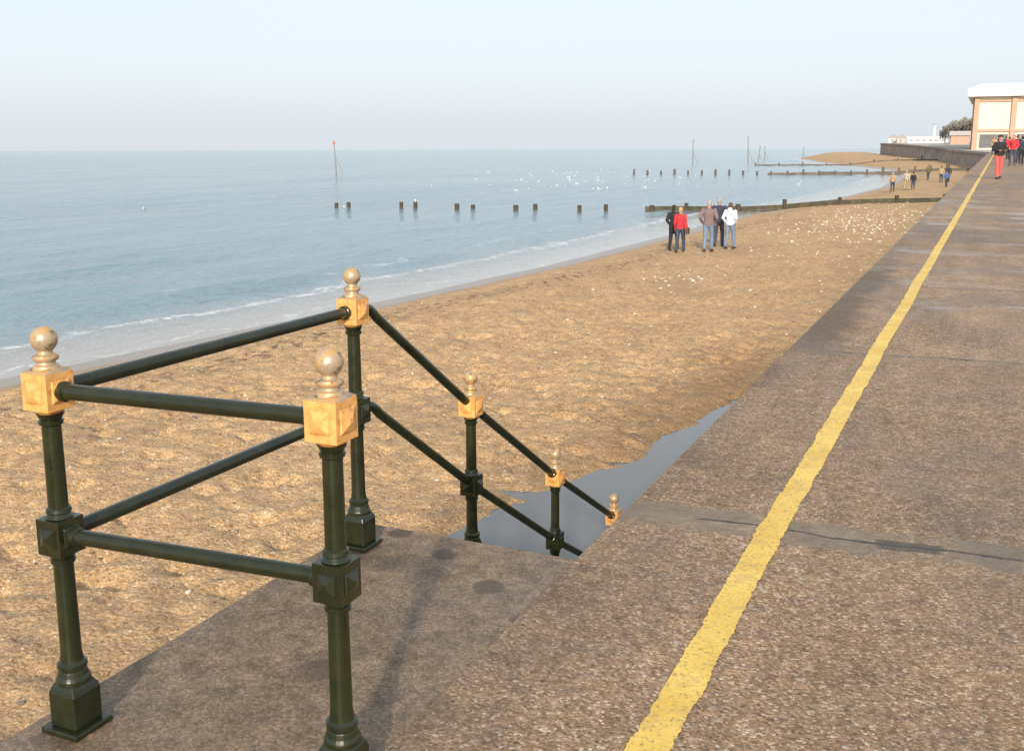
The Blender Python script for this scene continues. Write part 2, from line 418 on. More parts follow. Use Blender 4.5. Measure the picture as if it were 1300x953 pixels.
mb = MB()
pys = [-12, -4, 0, 1, 2, 2.5] + [2.5 + 1.0 * i for i in range(1, 110)] + [112, 130, 150]
for a, b in zip(pys, pys[1:]):
    za, zb = prom_z(a), prom_z(b)
    mb.add([(EDGE + PX(a), a, za), (11, a, za), (11, b, zb), (EDGE + PX(b), b, zb)], [(0, 1, 2, 3)])
struct(mb.obj('promenade', PROM, smooth=True), 'brown exposed aggregate concrete promenade deck')
mb = MB()
for a, b in zip(pys, pys[1:]):
    za, zb = prom_z(a) - 0.003, prom_z(b) - 0.003; ea, eb = EDGE + PX(a), EDGE + PX(b)
    mb.add([(ea, a, -2.6), (eb, b, -2.6), (eb, b, zb), (ea, a, za)], [(0, 1, 2, 3)])
    mb.add([(ea, a, za), (eb, b, zb), (eb + .4, b, zb - .002), (ea + .4, a, za - .002)], [(0, 1, 2, 3)])
o = mb.obj('sea_wall', WALLM)
tag(o, 'long concrete sea wall under the promenade edge', 'wall')

mb = MB()
ly = axis(-6, 20, 0.012, 1.0, 1) + axis(20.02, 148, 0.05, 1.02, 1.0)
vs = []; fs = []
for i, y in enumerate(ly):
    c = -0.758 + PX(y) + 0.014 * noise.noise(Vector((0, y * 0.5, 0)))
    w = 0.057
    l = c - w + 0.010 * noise.noise(Vector((1, y * 5, 0))) + 0.006 * noise.noise(Vector((2, y * 21, 0))) + 0.006 * noise.noise(Vector((2, y * 55, 0)))
    r = c + w + 0.010 * noise.noise(Vector((5, y * 5, 0))) + 0.006 * noise.noise(Vector((7, y * 21, 0))) + 0.006 * noise.noise(Vector((8, y * 55, 0)))
    z = prom_z(y) + 0.004
    vs += [(l, y, z), (r, y, z)]
    if i: fs.append((2*i-2, 2*i-1, 2*i+1, 2*i))
mb.add(vs, fs)
struct(mb.obj('painted_line', YEL), 'worn yellow painted line along the promenade')

GRASS = plain('grass_verge', (0.09,0.10,0.04), 0.9, 0.3, 0.5)
HEAD = plain('headland_ground', (0.36,0.33,0.29), 0.9, 0.2, 0.3)
mb = MB()
mb.add([(11, -300, -0.05), (4000, -300, 0.2), (4000, 150, 1.0), (11, 150, 0.99), (11, 0, -0.03)], [(0, 1, 2, 3, 4)])
struct(mb.obj('land', GRASS), 'grassy land behind the promenade')
mb = MB()
hp = [(150,EDGE+PX(150),1.02),(175,-1.4,1.05),(200,-3.5,1.1),(230,-7.5,1.3),(260,-11.5,1.8),(310,-23,2.7),(360,-33,3.2),(385,-36,3.2),(430,-32,3.2),(600,-10,3.2),(3000,200,6)]
for (y0,x0,z0),(y1,x1,z1) in zip(hp, hp[1:]):
    mb.add([(x0,y0,z0),(4000,y0,z0),(4000,y1,z1),(x1,y1,z1)], [(0,1,2,3)])
struct(mb.obj('headland', HEAD), 'low headland where the coast bends seaward')
mb = MB()
for (y0,x0,z0),(y1,x1,z1) in zip(hp, hp[1:-1]):
    mb.add([(x0,y0,-3),(x1,y1,-3),(x1,y1,z1-.01),(x0,y0,z0-.01)], [(0,1,2,3)])
    mb.add([(x0-.3,y0,z0+.0),(x0+.1,y0,z0),(x1+.1,y1,z1),(x1-.3,y1,z1)], [(0,1,2,3)])
    mb.add([(x0-.3,y0,z0),(x1-.3,y1,z1),(x1-.3,y1,z1-.4),(x0-.3,y0,z0-.4)], [(0,1,2,3)])
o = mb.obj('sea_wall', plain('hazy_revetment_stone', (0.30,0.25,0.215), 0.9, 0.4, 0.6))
tag(o, 'dark brown revetment wall round the distant headland', 'wall')

# ------------------------------------------------------------------ stairway with landing
st = empty('concrete_stairway', (-2.0, 3.0, -1.8))
tag(st, 'wet concrete landing and steps going down to the beach', 'stairs')
def child(o, par):
    o.parent = par; o.matrix_parent_inverse = Matrix.Translation(-par.location)
mb = MB(); mb.box(-2.47, EDGE - 0.003, 0.3, 3.75, -2.2, -0.015)
o = mb.obj('landing', LANDING, bevel=0.02); child(o, st)
mb = MB()
nst = 11
yz = [(3.752, -2.2)]
for k in range(nst):
    zz = -0.015 - 0.17 * (k + 1)
    yz += [(3.752 + 0.27 * k, zz), (3.752 + 0.27 * (k + 1), zz)]
yz += [(3.752 + 0.27 * nst, -2.2)]
n = len(yz)
vs = [(-2.47, a, b) for a, b in yz] + [(EDGE - .003, a, b) for a, b in yz]
fs = [(i, (i+1) % n, n + (i+1) % n, n + i) for i in range(n)] + [tuple(range(n)), tuple(reversed(range(n, 2*n)))]
mb.add(vs, fs)
o = mb.obj('step_flight', LANDING); child(o, st)
def step_z(y): return -0.015 - 0.17 * (int((y - 3.752) / 0.27) + 1) if y > 3.752 else -0.015

# ------------------------------------------------------------------ railing
rail = empty('railing', (-2.33, 3.496, -0.015))
tag(rail, 'dark green tubular railing with gold finials beside steps', 'railing')
def shaft_mesh(zb, zl, zt, parent, loc):
    mb = MB()
    mb.lathe([(.038, zb+.185),(.042,zb+.195),(.042,zb+.205),(.033,zb+.213),(.0295,zb+.24),(.0275,zl-.085),(.033,zl-.082),(.035,zl-.072),(.031,zl-.068),(.038,zl-.054)], 28)
    mb.lathe([(.038,zl+.054),(.031,zl+.066),(.035,zl+.070),(.033,zl+.080),(.0275,zl+.084),(.026,zt-.10),(.032,zt-.096),(.034,zt-.086),(.029,zt-.082),(.038,zt-.064)], 28)
    return mb.obj('post', GREEN, parent, loc, smooth=True)
def block(name, zc, hw, hh, mat, parent):
    mb = MB(); mb.box(-hw, hw, -hw, hw, zc - hh, zc + hh)
    for k in range(4):
        R = Matrix.Rotation(k * math.pi / 2, 3, 'Z')
        a, b, d0, d1, d2 = hw * .66, hw * .60, hw + .0005, hw + .005, hw + .014
        c = hw * .14
        q = []
        for h, d in ((a, d0), (b, d1), (b * .97, d1), (c, d2)):
            q += [R @ Vector((-h, -d, zc - h)), R @ Vector((h, -d, zc - h)), R @ Vector((h, -d, zc + h)), R @ Vector((-h, -d, zc + h))]
        fs = []
        for l in range(3):
            for i in range(4): fs.append((l*4+i, l*4+(i+1)%4, (l+1)*4+(i+1)%4, (l+1)*4+i))
        fs.append((12, 13, 14, 15))
        mb.add(q, fs)
    return mb.obj(name, mat, parent, bevel=0.0035)
def finial(zt, parent):
    mb = MB()
    r2 = math.sqrt(2)
    mb.lathe([(.046*r2, zt+.0525), (.041*r2, zt+.058), (.030*r2, zt+.064)], 4, math.pi/4)
    pr = [(.037, zt+.060), (.034, zt+.070), (.026, zt+.074), (.025, zt+.080), (.033, zt+.086), (.035, zt+.092), (.033, zt+.098), (.021, zt+.102), (.020, zt+.110)]
    for i in range(1, 16):
        a = -math.pi/2 + 0.6 + (math.pi - 0.6) * i / 15
        pr.append((max(.036 * math.cos(a), .001), zt + .142 + .036 * math.sin(a)))
    mb.lathe(pr, 32)
    return mb.obj('finial', FIN, parent, smooth=True)
def plinth(zb, parent):
    mb = MB(); mb.box(-.070, .070, -.070, .070, zb, zb + .018)
    r2 = math.sqrt(2)
    mb.lathe([(.050*r2, zb+.0185), (.050*r2, zb+.12), (.045*r2, zb+.135), (.037*r2, zb+.15)], 4, math.pi/4)
    mb.lathe([(.049, zb+.145), (.049, zb+.16), (.043, zb+.17), (.039, zb+.187)], 28)
    return mb.obj('plinth', GREEN, parent, bevel=0.004)
XR = -2.327
posts = [(XR+.003, 1.965, 1.0), (-1.432, 2.03, 1.0), (XR-.012, 3.496, 1.0), (XR, 4.52, .366), (XR, 5.66, -.35), (XR, 6.79, -1.0)]
for (x, y, zt) in posts:
    zb = step_z(y)
    if zt < -.9: zb = max(zb, -1.9)
    p = shaft_mesh(zb, zt - .42, zt, None, (x, y, 0)); child(p, rail)
    for f in (block('lower_block', zt - .42, .044, .052, GREEN, p), block('gold_block', zt, .047, .052, GOLD, p), finial(zt, p), plinth(zb, p)): pass
    mb = MB(); mb.lathe([(.030, zt-.066), (.044, zt-.0525)], 24); mb.obj('collar', GOLD, p, smooth=True)
def rod(a, b, name='rail', r=.0222):
    a, b = Vector(a), Vector(b); d = (b - a).normalized(); mb = MB()
    mb.tube([a, b], r, 24)
    for q, s in ((a, 1), (b, -1)):
        mb.tube([q + d * s * 0.001, q + d * s * .018, q + d * s * .022], [.0285, .0285, .0235], 24)
    o = mb.obj(name, GREEN, None, smooth=True); child(o, rail); return o
for dz in (1.0, .58):
    rod((XR + .05, 1.967, dz), (-1.432 - .05, 2.028, dz))
    rod((XR+.003, 1.965 + .05, dz), (XR-.012, 3.496 - .05, dz))
    o0 = dz - 1.0
    pts = [(XR-.012, 3.546, 1.0+o0), (XR-.011, 3.58, 1.0+o0), (XR-.010, 3.61, .992+o0), (XR-.009, 3.64, .972+o0), (XR-.008, 3.67, .945+o0), (XR, 4.465, .401+o0)]
    mb = MB(); mb.tube(pts, .0215, 24); mb.tube([(XR-.012,3.547,1.0+o0),(XR-.012,3.565,1.0+o0)], .028, 24)
    o = mb.obj('rail', GREEN, smooth=True); child(o, rail)
    for (y0, z0), (y1, z1) in (((4.52,.366),(5.66,-.35)), ((5.66,-.35),(6.79,-1.0))):
        d = Vector((0, y1-y0, z1-z0)).normalized() * .058
        rod((XR, y0 + d.y, z0 + o0 + d.z), (XR, y1 - d.y, z1 + o0 - d.z))

# ------------------------------------------------------------------ groynes
def groyne(label, pts, posts_t, plank_ranges, wmat, pmat, hpost, wpost, grp='timber groynes across the beach'):
    root = empty('groyne', (pts[0][0], pts[0][1], beach_z(pts[0][0], pts[0][1], False)))
    tag(root, label, 'groyne', grp)
    def at(x):
        for (a, b), (c, d) in zip(pts, pts[1:]):
            if (x - a) * (x - c) <= 0: return b + (d - b) * (x - a) / (c - a)
        return pts[-1][1]
    for x in posts_t:
        y = at(x); g0 = max(beach_z(x, y, False), SEA)
        w = wpost * random.uniform(.85, 1.15); h = hpost * random.uniform(.75, 1.2) * (1.35 if x > -18 else 1)
        mb = MB(); zt = g0 + h
        mb.lathe([(w*.72, g0 - 1.0), (w*.70, zt - .05), (w*.6, zt)], 8, random.random())
        o = mb.obj('post', wmat, None, (x, y, 0)); child(o, root)
        o.rotation_euler = (random.uniform(-.0015, .0015), random.uniform(-.0015, .0015), 0)
    for (xa, xb, h) in plank_ranges:
        mb = MB(); n = max(2, int(abs(xb - xa) / 2.4))
        for k in range(n):
            x0 = xa + (xb - xa) * k / n; x1 = xa + (xb - xa) * (k + 1) / n - .02 * (1 if xb > xa else -1)
            y0, y1 = at(x0), at(x1)
            ga = max(beach_z(x0, y0, False), SEA); gb = max(beach_z(x1, y1, False), SEA)
            for r in range(3):
                h0, h1 = -.6 + r * (h + .6) / 3 + .012, -.6 + (r + 1) * (h + .6) / 3
                jit = random.uniform(-.06, .03) if r == 2 else 0
                t = .05
                vs = [(x0,y0-t,ga+h0),(x1,y1-t,gb+h0),(x1,y1+t,gb+h0),(x0,y0+t,ga+h0),(x0,y0-t,ga+h1+jit),(x1,y1-t,gb+h1+jit),(x1,y1+t,gb+h1+jit),(x0,y0+t,ga+h1+jit)]
                mb.add(vs, [(3,2,1,0),(4,5,6,7),(0,1,5,4),(1,2,6,5),(2,3,7,6),(3,0,4,7)])
        o = mb.obj('plank_wall', pmat); child(o, root)
    return at
g1 = [(-1.8, 72.0), (-22, 62.6), (-46, 58.5)]
at1 = groyne('dark timber groyne with square posts running into the sea', g1,
       [-2.6, -5.4, -8.7, -11.9, -14.6, -17.6, -19.6, -22.3, -24.0, -26.9, -28.2, -31.1, -32.2, -35.1, -36.1, -39.9, -40.8],
       [(-2.6, -12, .32), (-12, -20, .36)], WOOD, MOSS, .46, .21)
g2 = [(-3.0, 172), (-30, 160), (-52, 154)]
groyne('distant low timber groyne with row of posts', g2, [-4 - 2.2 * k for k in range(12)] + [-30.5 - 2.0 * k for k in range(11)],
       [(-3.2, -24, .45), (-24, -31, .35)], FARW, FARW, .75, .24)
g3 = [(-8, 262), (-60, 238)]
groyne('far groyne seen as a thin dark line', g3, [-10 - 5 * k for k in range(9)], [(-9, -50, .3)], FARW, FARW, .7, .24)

# ------------------------------------------------------------------ beacon poles in the sea
POLE = plain('grey_marker_pole', (0.20,0.21,0.22), 0.6)
REDM = plain('red_marker', (0.5,0.10,0.09), 0.5)
def beacon(x, y, h, lean, red, k=1.0):
    root = empty('beacon_pole', (x, y, SEA)); root.rotation_euler = (0, lean, 0)
    tag(root, 'thin sea marker pole with %s' % ('red topmark' if red else 'bare top'), 'marker pole', 'marker poles standing in the sea')
    mb = MB(); mb.tube([(0,0,-1.5),(0,0,h*.5),(0,0,h)], [.13*k,.11*k,.07*k], 8); mb.obj('pole', POLE, root, smooth=True)
    mb = MB()
    mb.tube([(0,0,h-.3),(0,0,h+.2)], [.18,.13], 10); mb.obj('topmark', REDM if red else POLE, root, smooth=True)
    mb = MB(); mb.tube([(.05,0,h*.55),(1.3,0,.1)], .06*k, 6); mb.obj('brace', POLE, root)
beacon(-95.3, 139, 5.1, -.05, True)
beacon(-70, 262, 6.0, 0, False, 1.3)
beacon(-59, 277, 6.9, -.03, False, 1.3)
beacon(-57, 280, 4.5, .1, False, 1.3)
beacon(-75, 380, 4.6, 0, False, 1.6)
beacon(-68, 420, 4.2, .05, False, 1.6)

# ------------------------------------------------------------------ hull/remesh figures
_ico = bmesh.new(); bmesh.ops.create_icosphere(_ico, subdivisions=2, radius=1); ICO = [v.co.copy() for v in _ico.verts]; _ico.free()
def hull_mesh(parts, voxel, smooth=3, name='m'):
    out = MB()
    for p in parts:
        bm = bmesh.new()
        for c, r in p:
            if not isinstance(r, tuple): r = (r, r, r)
            for v in ICO: bm.verts.new((c[0] + v.x * r[0], c[1] + v.y * r[1], c[2] + v.z * r[2]))
        res = bmesh.ops.convex_hull(bm, input=bm.verts[:])
        dead = [e for e in res['geom_interior'] if isinstance(e, bmesh.types.BMVert)]
        bmesh.ops.delete(bm, geom=dead, context='VERTS')
        bm.verts.ensure_lookup_table()
        for i, v in enumerate(bm.verts): v.index = i
        out.add([v.co for v in bm.verts], [[v.index for v in f.verts] for f in bm.faces])
        bm.free()
    me = bpy.data.meshes.new(name + '_src'); me.from_pydata(out.v, [], out.f)
    bm = bmesh.new(); bm.from_mesh(me); bmesh.ops.recalc_face_normals(bm, faces=bm.faces); bm.to_mesh(me); bm.free()
    o = bpy.data.objects.new('tmp', me); C.objects.link(o)
    r = o.modifiers.new('r', 'REMESH'); r.mode = 'VOXEL'; r.voxel_size = voxel
    if smooth:
        s = o.modifiers.new('s', 'SMOOTH'); s.factor = .5; s.iterations = smooth
    dg = bpy.context.evaluated_depsgraph_get()
    m2 = bpy.data.meshes.new_from_object(o.evaluated_get(dg)); m2.name = name
    bpy.data.objects.remove(o); bpy.data.meshes.remove(me)
    m2.polygons.foreach_set('use_smooth', [True] * len(m2.polygons))
    return m2
MATS = {}
def fab(name, col, rough=.85):
    if name not in MATS: MATS[name] = plain(name, col, rough, .18, 14, .004)
    return MATS[name]
SKIN = plain('skin', (0.48,0.27,0.19), .55, .08, 20)

def person(label, x, y, z, head, h, top, leg, hair, stride=.35, arms='down', near=True, hat=None, longhair=False, topname='jacket', hood=False, slim=1.0, skirt=0.0, legname='trousers'):
    s = h / 1.75
    root = empty('person', (x, y, z), head)
    tag(root, label, 'person')
    vx = .0085 if near else .02
    def S_(parts): return [[((c[0]*s, c[1]*s, c[2]*s), tuple(q*s for q in (r if isinstance(r, tuple) else (r, r, r)))) for c, r in p] for p in parts]
    b = []
    w = slim
    ankles = {1: (.10, stride*.5, .085), -1: (-.10, -stride*.5, .085 + .03*(stride > .2))}
    knees = {1: (.10, stride*.32 + .03, .50), -1: (-.10, -stride*.12 + .02, .50)}
    hips = {1: (.09, 0, .92), -1: (-.09, 0, .92)}
    b.append([((0,0,.97),(.15*w,.105,.10)), ((0,0,1.12),(.13*w,.095,.08))])
    b.append([((0,0,1.12),(.13*w,.095,.08)), ((0,.005,1.33),(.165*w,.11,.12))])
    b.append([((0,0,1.36),(.16*w,.10,.09)), ((0,-.005,1.46),(.06,.055,.04))])
    b.append([((0,-.005,1.44),.055), ((0,.005,1.56),.052)])
    hc = (0, .015, 1.645)
    b.append([(hc,(.072,.088,.10)), ((0,-.012,1.665),(.074,.085,.085))])
    b.append([((0,.03,1.60),(.05,.055,.05)), ((0,.06,1.562),(.026,.026,.02))])
    b.append([((0,.100,1.655),.011), ((0,.118,1.622),(.015,.014,.012))])
    b.append([((0,.093,1.588),(.026,.012,.008))])
    for sd in (1, -1): b.append([((sd*.077,-.002,1.635),(.010,.02,.03))])
    for sd in (1, -1):
        b.append([(hips[sd],(.085,.09,.09)), (knees[sd],(.056,.06,.06))])
        b.append([(knees[sd],(.054,.058,.06)), ((ankles[sd][0],ankles[sd][1],.11),(.036,.042,.04))])
        a = ankles[sd]
        b.append([((a[0],a[1],a[2]-.01),(.036,.045,.045)), ((a[0]*1.1,a[1]+.15,a[2]-.05),(.04,.05,.028))])
    joints = {}
    for sd in (1, -1):
        sw = -sd * stride * .35
        sh_ = (sd*.175*w, 0, 1.415)
        if arms == 'pocket': el = (sd*.255*w, -.10, 1.17); wr = (sd*.20*w, .07, 1.0)
        elif arms == 'front': el = (sd*.24*w, -.02, 1.16); wr = (sd*.13*w, .19, 1.14)
        else: el = (sd*.235*w, -.03 + sw*.4, 1.14); wr = (sd*.255*w, .04 + sw, .90)
        joints[sd] = (sh_, el, wr)
        b.append([(sh_,.056), (el,.042)]); b.append([(el,.041), (wr,(.027,.03,.03))])
        d = (Vector(wr) - Vector(el)).normalized()
        side = Vector((0, 1, 0)) - d * d.y; side.normalize(); nrm = d.cross(side)
        pc = Vector(wr) + d * .05
        b.append([(tuple(Vector(wr) + d*.01), .026), (tuple(pc + d*.035), tuple(max(.014, abs(side[i])*.040 + abs(nrm[i])*.016 + abs(d[i])*.02) for i in range(3)))])
        curl = nrm * (-sd) * .012
        if near:
            for k, (off, ln) in enumerate(((-.032, .062), (-.011, .075), (.011, .080), (.032, .070))):
                r0 = pc + d*.045 + side*off; r1 = r0 + d*ln*.5 + curl*.5; r2 = r1 + d*ln*.42 + curl*1.6
                b.append([(tuple(r0), .0095), (tuple(r1), .009)]); b.append([(tuple(r1), .009), (tuple(r2), .0078)])
            t0 = pc - d*.01 + side*.032; t1 = t0 + d*.035 + side*.028; t2 = t1 + d*.03 + side*.004 + curl
            b.append([(tuple(t0), .013), (tuple(t1), .011)]); b.append([(tuple(t1), .011), (tuple(t2), .009)])
    me = hull_mesh(S_(b), vx, 2, 'body'); me.materials.append(SKIN); mk('body', me, root)
    vc = .012 if near else .022
    j = [[((0,0,.93 if not skirt else .93-skirt),(.178*w,.135,.05)), ((0,0,1.12),(.155*w,.122,.08))],
         [((0,0,1.12),(.155*w,.122,.08)), ((0,.0,1.34),(.185*w,.132,.12))],
         [((0,0,1.37),(.18*w,.12,.09)), ((0,-.01,1.47),(.075,.07,.04))], [((0,-.01,1.48),(.07,.07,.028))]]
    for sd in (1, -1):
        sh_, el, wr = joints[sd]
        j.append([(sh_,.076), (el,.060)]); j.append([(el,.060), (wr,(.044,.046,.04))])
    if hood: j.append([((0,-.10,1.46),(.10,.055,.075)), ((0,-.075,1.53),(.085,.05,.04))])
    me = hull_mesh(S_(j), vc, 3, topname); me.materials.append(top); mk(topname, me, root)
    j = [[((0,0,.99),(.155*w,.115,.06)), ((0,0,.90),(.16*w,.12,.06))]]
    for sd in (1, -1):
        a = ankles[sd]
        j.append([(hips[sd],(.097,.105,.09)), (knees[sd],(.072,.076,.07))])
        j.append([(knees[sd],(.072,.076,.07)), ((a[0], a[1]-.005, a[2]+.03),(.058,.066,.03))])
    me = hull_mesh(S_(j), vc, 2, legname); me.materials.append(leg); mk(legname, me, root)
    for sd in (1, -1):
        a = ankles[sd]
        me = hull_mesh(S_([[((a[0],a[1]-.03,a[2]-.025),(.042,.05,.05)), ((a[0]*1.1,a[1]+.16,a[2]-.045),(.044,.055,.035))],
                           [((a[0],a[1]-.035,a[2]-.065),(.044,.05,.018)), ((a[0]*1.1,a[1]+.17,a[2]-.065),(.046,.05,.018))]]), vc, 2, 'shoe')
        me.materials.append(fab('dark_shoe_leather', (.03,.025,.02), .5)); mk('shoe', me, root)
    hm = [[((0,-.012,1.672),(.084,.094,.086)), ((0,-.035,1.63),(.078,.075,.09))], [((0,-.045,1.60),(.066,.055,.06))]]
    if longhair: hm.append([((0,-.05,1.60),(.075,.055,.06)), ((0,-.075,1.47),(.07,.045,.06))])
    me = hull_mesh(S_(hm), vc*.8, 2, 'hair'); me.materials.append(hair); o = mk('hair', me, root)
    if hat:
        me = hull_mesh(S_([[((0,-.008,1.70),(.095,.105,.072))], [((0,0,1.675),(.101,.112,.022))]]), vc, 2, 'hat'); me.materials.append(hat); mk('hat', me, root)
    if near:
        for sd in (1, -1):
            me = hull_mesh(S_([[((sd*.030,.092,1.65),(.012,.009,.008))]]), .003, 0, 'eye'); me.materials.append(fab('dark_eye', (.03,.02,.015), .3)); mk('eye', me, root)
    return root, s
BLK = fab('black_wool', (.018,.018,.02)); RED = fab('red_nylon', (.55,.03,.045)); GRY = fab('grey_mauve_cloth', (.17,.13,.14))
NAVY = fab('navy_cloth', (.03,.035,.06)); WHT = fab('pale_blue_white_nylon', (.60,.66,.76)); JEAN = fab('faded_blue_denim', (.15,.21,.32)); DJ = fab('dark_denim', (.04,.055,.09))
BRN = fab('brown_hair', (.09,.05,.03)); GH = fab('grey_hair', (.32,.29,.27)); DH = fab('dark_hair', (.025,.018,.014)); TAN = fab('tan_cloth', (.36,.26,.16)); PNK = fab('bright_red_patterned_cloth', (.70,.10,.09))
BH = fab('blonde_hair', (.42,.28,.14)); GRN = fab('olive_cloth', (.10,.10,.05)); CRM = fab('cream_cloth', (.42,.37,.29)); BLU = fab('blue_cloth', (.06,.12,.30))
def gz(x, y): return beach_z(x, y, False) - .03
P = [(-10.22, 35.9), (-9.75, 35.1), (-8.80, 35.3), (-8.92, 37.3), (-8.30, 36.4)]
person('person in long black coat walking on the beach', *P[0], gz(*P[0]), -.10, 1.66, BLK, BLK, DH, .30, 'pocket', longhair=True, slim=.95, skirt=.22)
person('person in red jacket and dark jeans walking on the beach', *P[1], gz(*P[1]), .05, 1.60, RED, DJ, BH, .40, 'down', slim=.92)
person('person in grey jacket and faded jeans with hands in pockets', *P[2], gz(*P[2]), .12, 1.80, GRY, JEAN, GH, .32, 'pocket', slim=1.12)
person('person in navy jacket walking beside the others', *P[3], gz(*P[3]), .0, 1.80, NAVY, DJ, GH, .30, 'pocket', slim=1.05)
person('person in pale hooded jacket and blue jeans on the beach', *P[4], gz(*P[4]), -.1, 1.66, WHT, JEAN, BRN, .32, 'pocket', slim=1.0, hood=True)
mb = MB(); hx, hy = P[1][0] + .27, P[1][1] - .06; hz0 = gz(*P[1]) + .78
mb.tube([(hx-.22, hy+.05, hz0+.56), (hx-.08, hy-.09, hz0+.42), (hx, hy-.03, hz0+.2), (hx, hy, hz0+.1)], .011, 6)
mb.box(hx-.05, hx+.05, hy-.14, hy+.12, hz0-.1, hz0+.12)
tag(mb.obj('handbag', fab('brown_leather', (.10,.05,.03), .5), bevel=.02), 'brown leather shoulder bag hanging by a strap', 'bag')
far = [(-7.3, 90, 1.62, TAN, DJ), (-6.5, 93.5, 1.7, CRM, TAN), (-6.0, 94.2, 1.5, BLK, DJ), (-4.6, 113, 1.7, TAN, DJ), (-4.0, 115, 1.75, NAVY, BLK), (-6.4, 124, 1.7, GRN, DJ), (-3.6, 100, 1.5, BLU, DJ)]
for (x, y, h, t, l) in far:
    person('person in %s walking on the distant beach' % t.name.replace('_', ' '), x, y, gz(x, y), random.uniform(-.6, .6), h, t, l, random.choice([BRN, DH, GH]), .3, 'down', near=False)
person('person in dark hooded top and red patterned trousers', .22, 46.2, prom_z(46.2), math.radians(205), 1.74, BLK, PNK, DH, .28, 'front', hat=BLK, slim=1.05)
pr_ = [(1.05, 68, 1.76, RED, DJ), (1.55, 70, 1.70, NAVY, BLK), (1.35, 75, 1.78, BLK, DJ), (2.0, 77, 1.7, CRM, JEAN), (1.0, 86, 1.7, RED, BLK), (.55, 92, 1.6, BLU, DJ), (1.8, 90, 1.75, BLK, BLK), (0, 104, 1.7, TAN, DJ), (1.0, 108, 1.7, BLK, DJ), (1.7, 106, 1.75, NAVY, DJ), (2.4, 100, 1.75, RED, DJ), (.4, 120, 1.7, BLK, DJ), (1.6, 125, 1.7, TAN, DJ)]
for (x, y, h, t, l) in pr_:
    person('person in %s strolling along the promenade' % t.name.replace('_', ' '), x, y, prom_z(y), random.choice([0, math.pi]) + random.uniform(-.4, .4), h, t, l, random.choice([BRN, DH, GH]), .3, random.choice(['down', 'pocket']), near=False)

# ------------------------------------------------------------------ gulls
gw = plain('gull_white', (.75,.75,.75), .7, .05); gg = plain('gull_grey', (.35,.37,.4), .7, .05)
gm = hull_mesh([[((0,0,.06),(.06,.15,.06)), ((0,-.17,.08),(.035,.09,.025))], [((0,.10,.09),.045), ((0,.15,.17),.04)], [((0,.16,.175),(.042,.05,.04))], [((0,.19,.17),(.012,.02,.012)), ((0,.235,.16),.006)]], .012, 1, 'gull')
wm = hull_mesh([[((.05,.03,.09),(.02,.09,.04)), ((.03,-.2,.11),(.012,.08,.012))], [((-.05,.03,.09),(.02,.09,.04)), ((-.03,-.2,.11),(.012,.08,.012))]], .012, 1, 'wing')
gm.materials.append(gw); wm.materials.append(gg)
gp = [(-40.3, 59.6, SEA), (-35.1, at1(-35.1), SEA + .44), (-52, 53, SEA), (-55, 98, SEA)]
for k in range(66):
    f = random.uniform(100, 195); r = random.gauss(.07, .08)
    gp.append((-.419 * f + .908 * r * f, .908 * f + .419 * r * f, SEA))
for (x, y, z) in gp:
    if shore(y) - x < 3: continue
    o = mk('gull', gm, None, (x, y, z - .01)); o.rotation_euler = (0, 0, random.uniform(0, 6.28)); sc = random.uniform(.8, 1.1); o.scale = (sc, sc, sc)
    tag(o, 'white and grey gull resting on the %s' % ('water' if z == SEA else 'groyne post'), 'gull', 'gulls resting on the sea')
    c = mk('wing', wm, o)

# ------------------------------------------------------------------ pebbles (stuff)
b0 = bmesh.new(); bmesh.ops.create_icosphere(b0, subdivisions=1, radius=1); TV = [v.co.copy() for v in b0.verts]; TF = [[v.index for v in f.verts] for f in b0.faces]; b0.free()
def pebbles(name, spots, mats, label):
    mb = MB()
    for (x, y, r) in spots:
        z = beach_z(x, y); R = Matrix.Rotation(random.uniform(0, 6.28), 3, 'Z'); e = (r, r * random.uniform(.6, 1), r * random.uniform(.4, .7))
        mb.add([Vector((x, y, z + e[2] * .4)) + R @ Vector((v.x*e[0], v.y*e[1], v.z*e[2])) for v in TV], TF, random.randrange(len(mats)))
    o = mb.obj(name, mats, smooth=True); o['kind'] = 'stuff'; o['label'] = label
PW = plain('chalk_stone', (.62,.57,.49), .8, .15); PB = plain('brown_flint', (.20,.115,.06), .6, .3); PG = plain('grey_flint', (.17,.14,.12), .6, .3); PT = plain('tan_flint', (.48,.33,.19), .7, .2)
sp = []
for k in range(6500):
    y = random.uniform(-1, 20) if random.random() < .75 else random.uniform(20, 34); x = random.uniform(shore(y) + 2, -2.6)
    if puddle_mask(x, y) > .3: continue
    sp.append((x, y, min(.036, random.lognormvariate(-4.6, .5))))
pebbles('shingle', sp, [PB, PG, PT, PT, PB, PB, PW], 'loose brown and pale pebbles on the sand')
sp = []
for k in range(800):
    y = random.gauss(52, 7); x = random.gauss(-5.2, 2.0)
    if x > -1.8 or x < shore(y) + 1 or y < 30 : continue
    sp.append((x, y, random.uniform(.02, .065)))
for k in range(110):
    y = random.gauss(31, 5); x = random.uniform(-9, -3); sp.append((x, y, random.uniform(.015, .045)))
for k in range(30):
    y = random.gauss(27, .5); x = random.gauss(-7.5, .4); sp.append((x, y, random.uniform(.02, .055)))
pebbles('chalk_stones', sp, [PW, PW, PT], 'scatter of pale chalk stones on the beach')

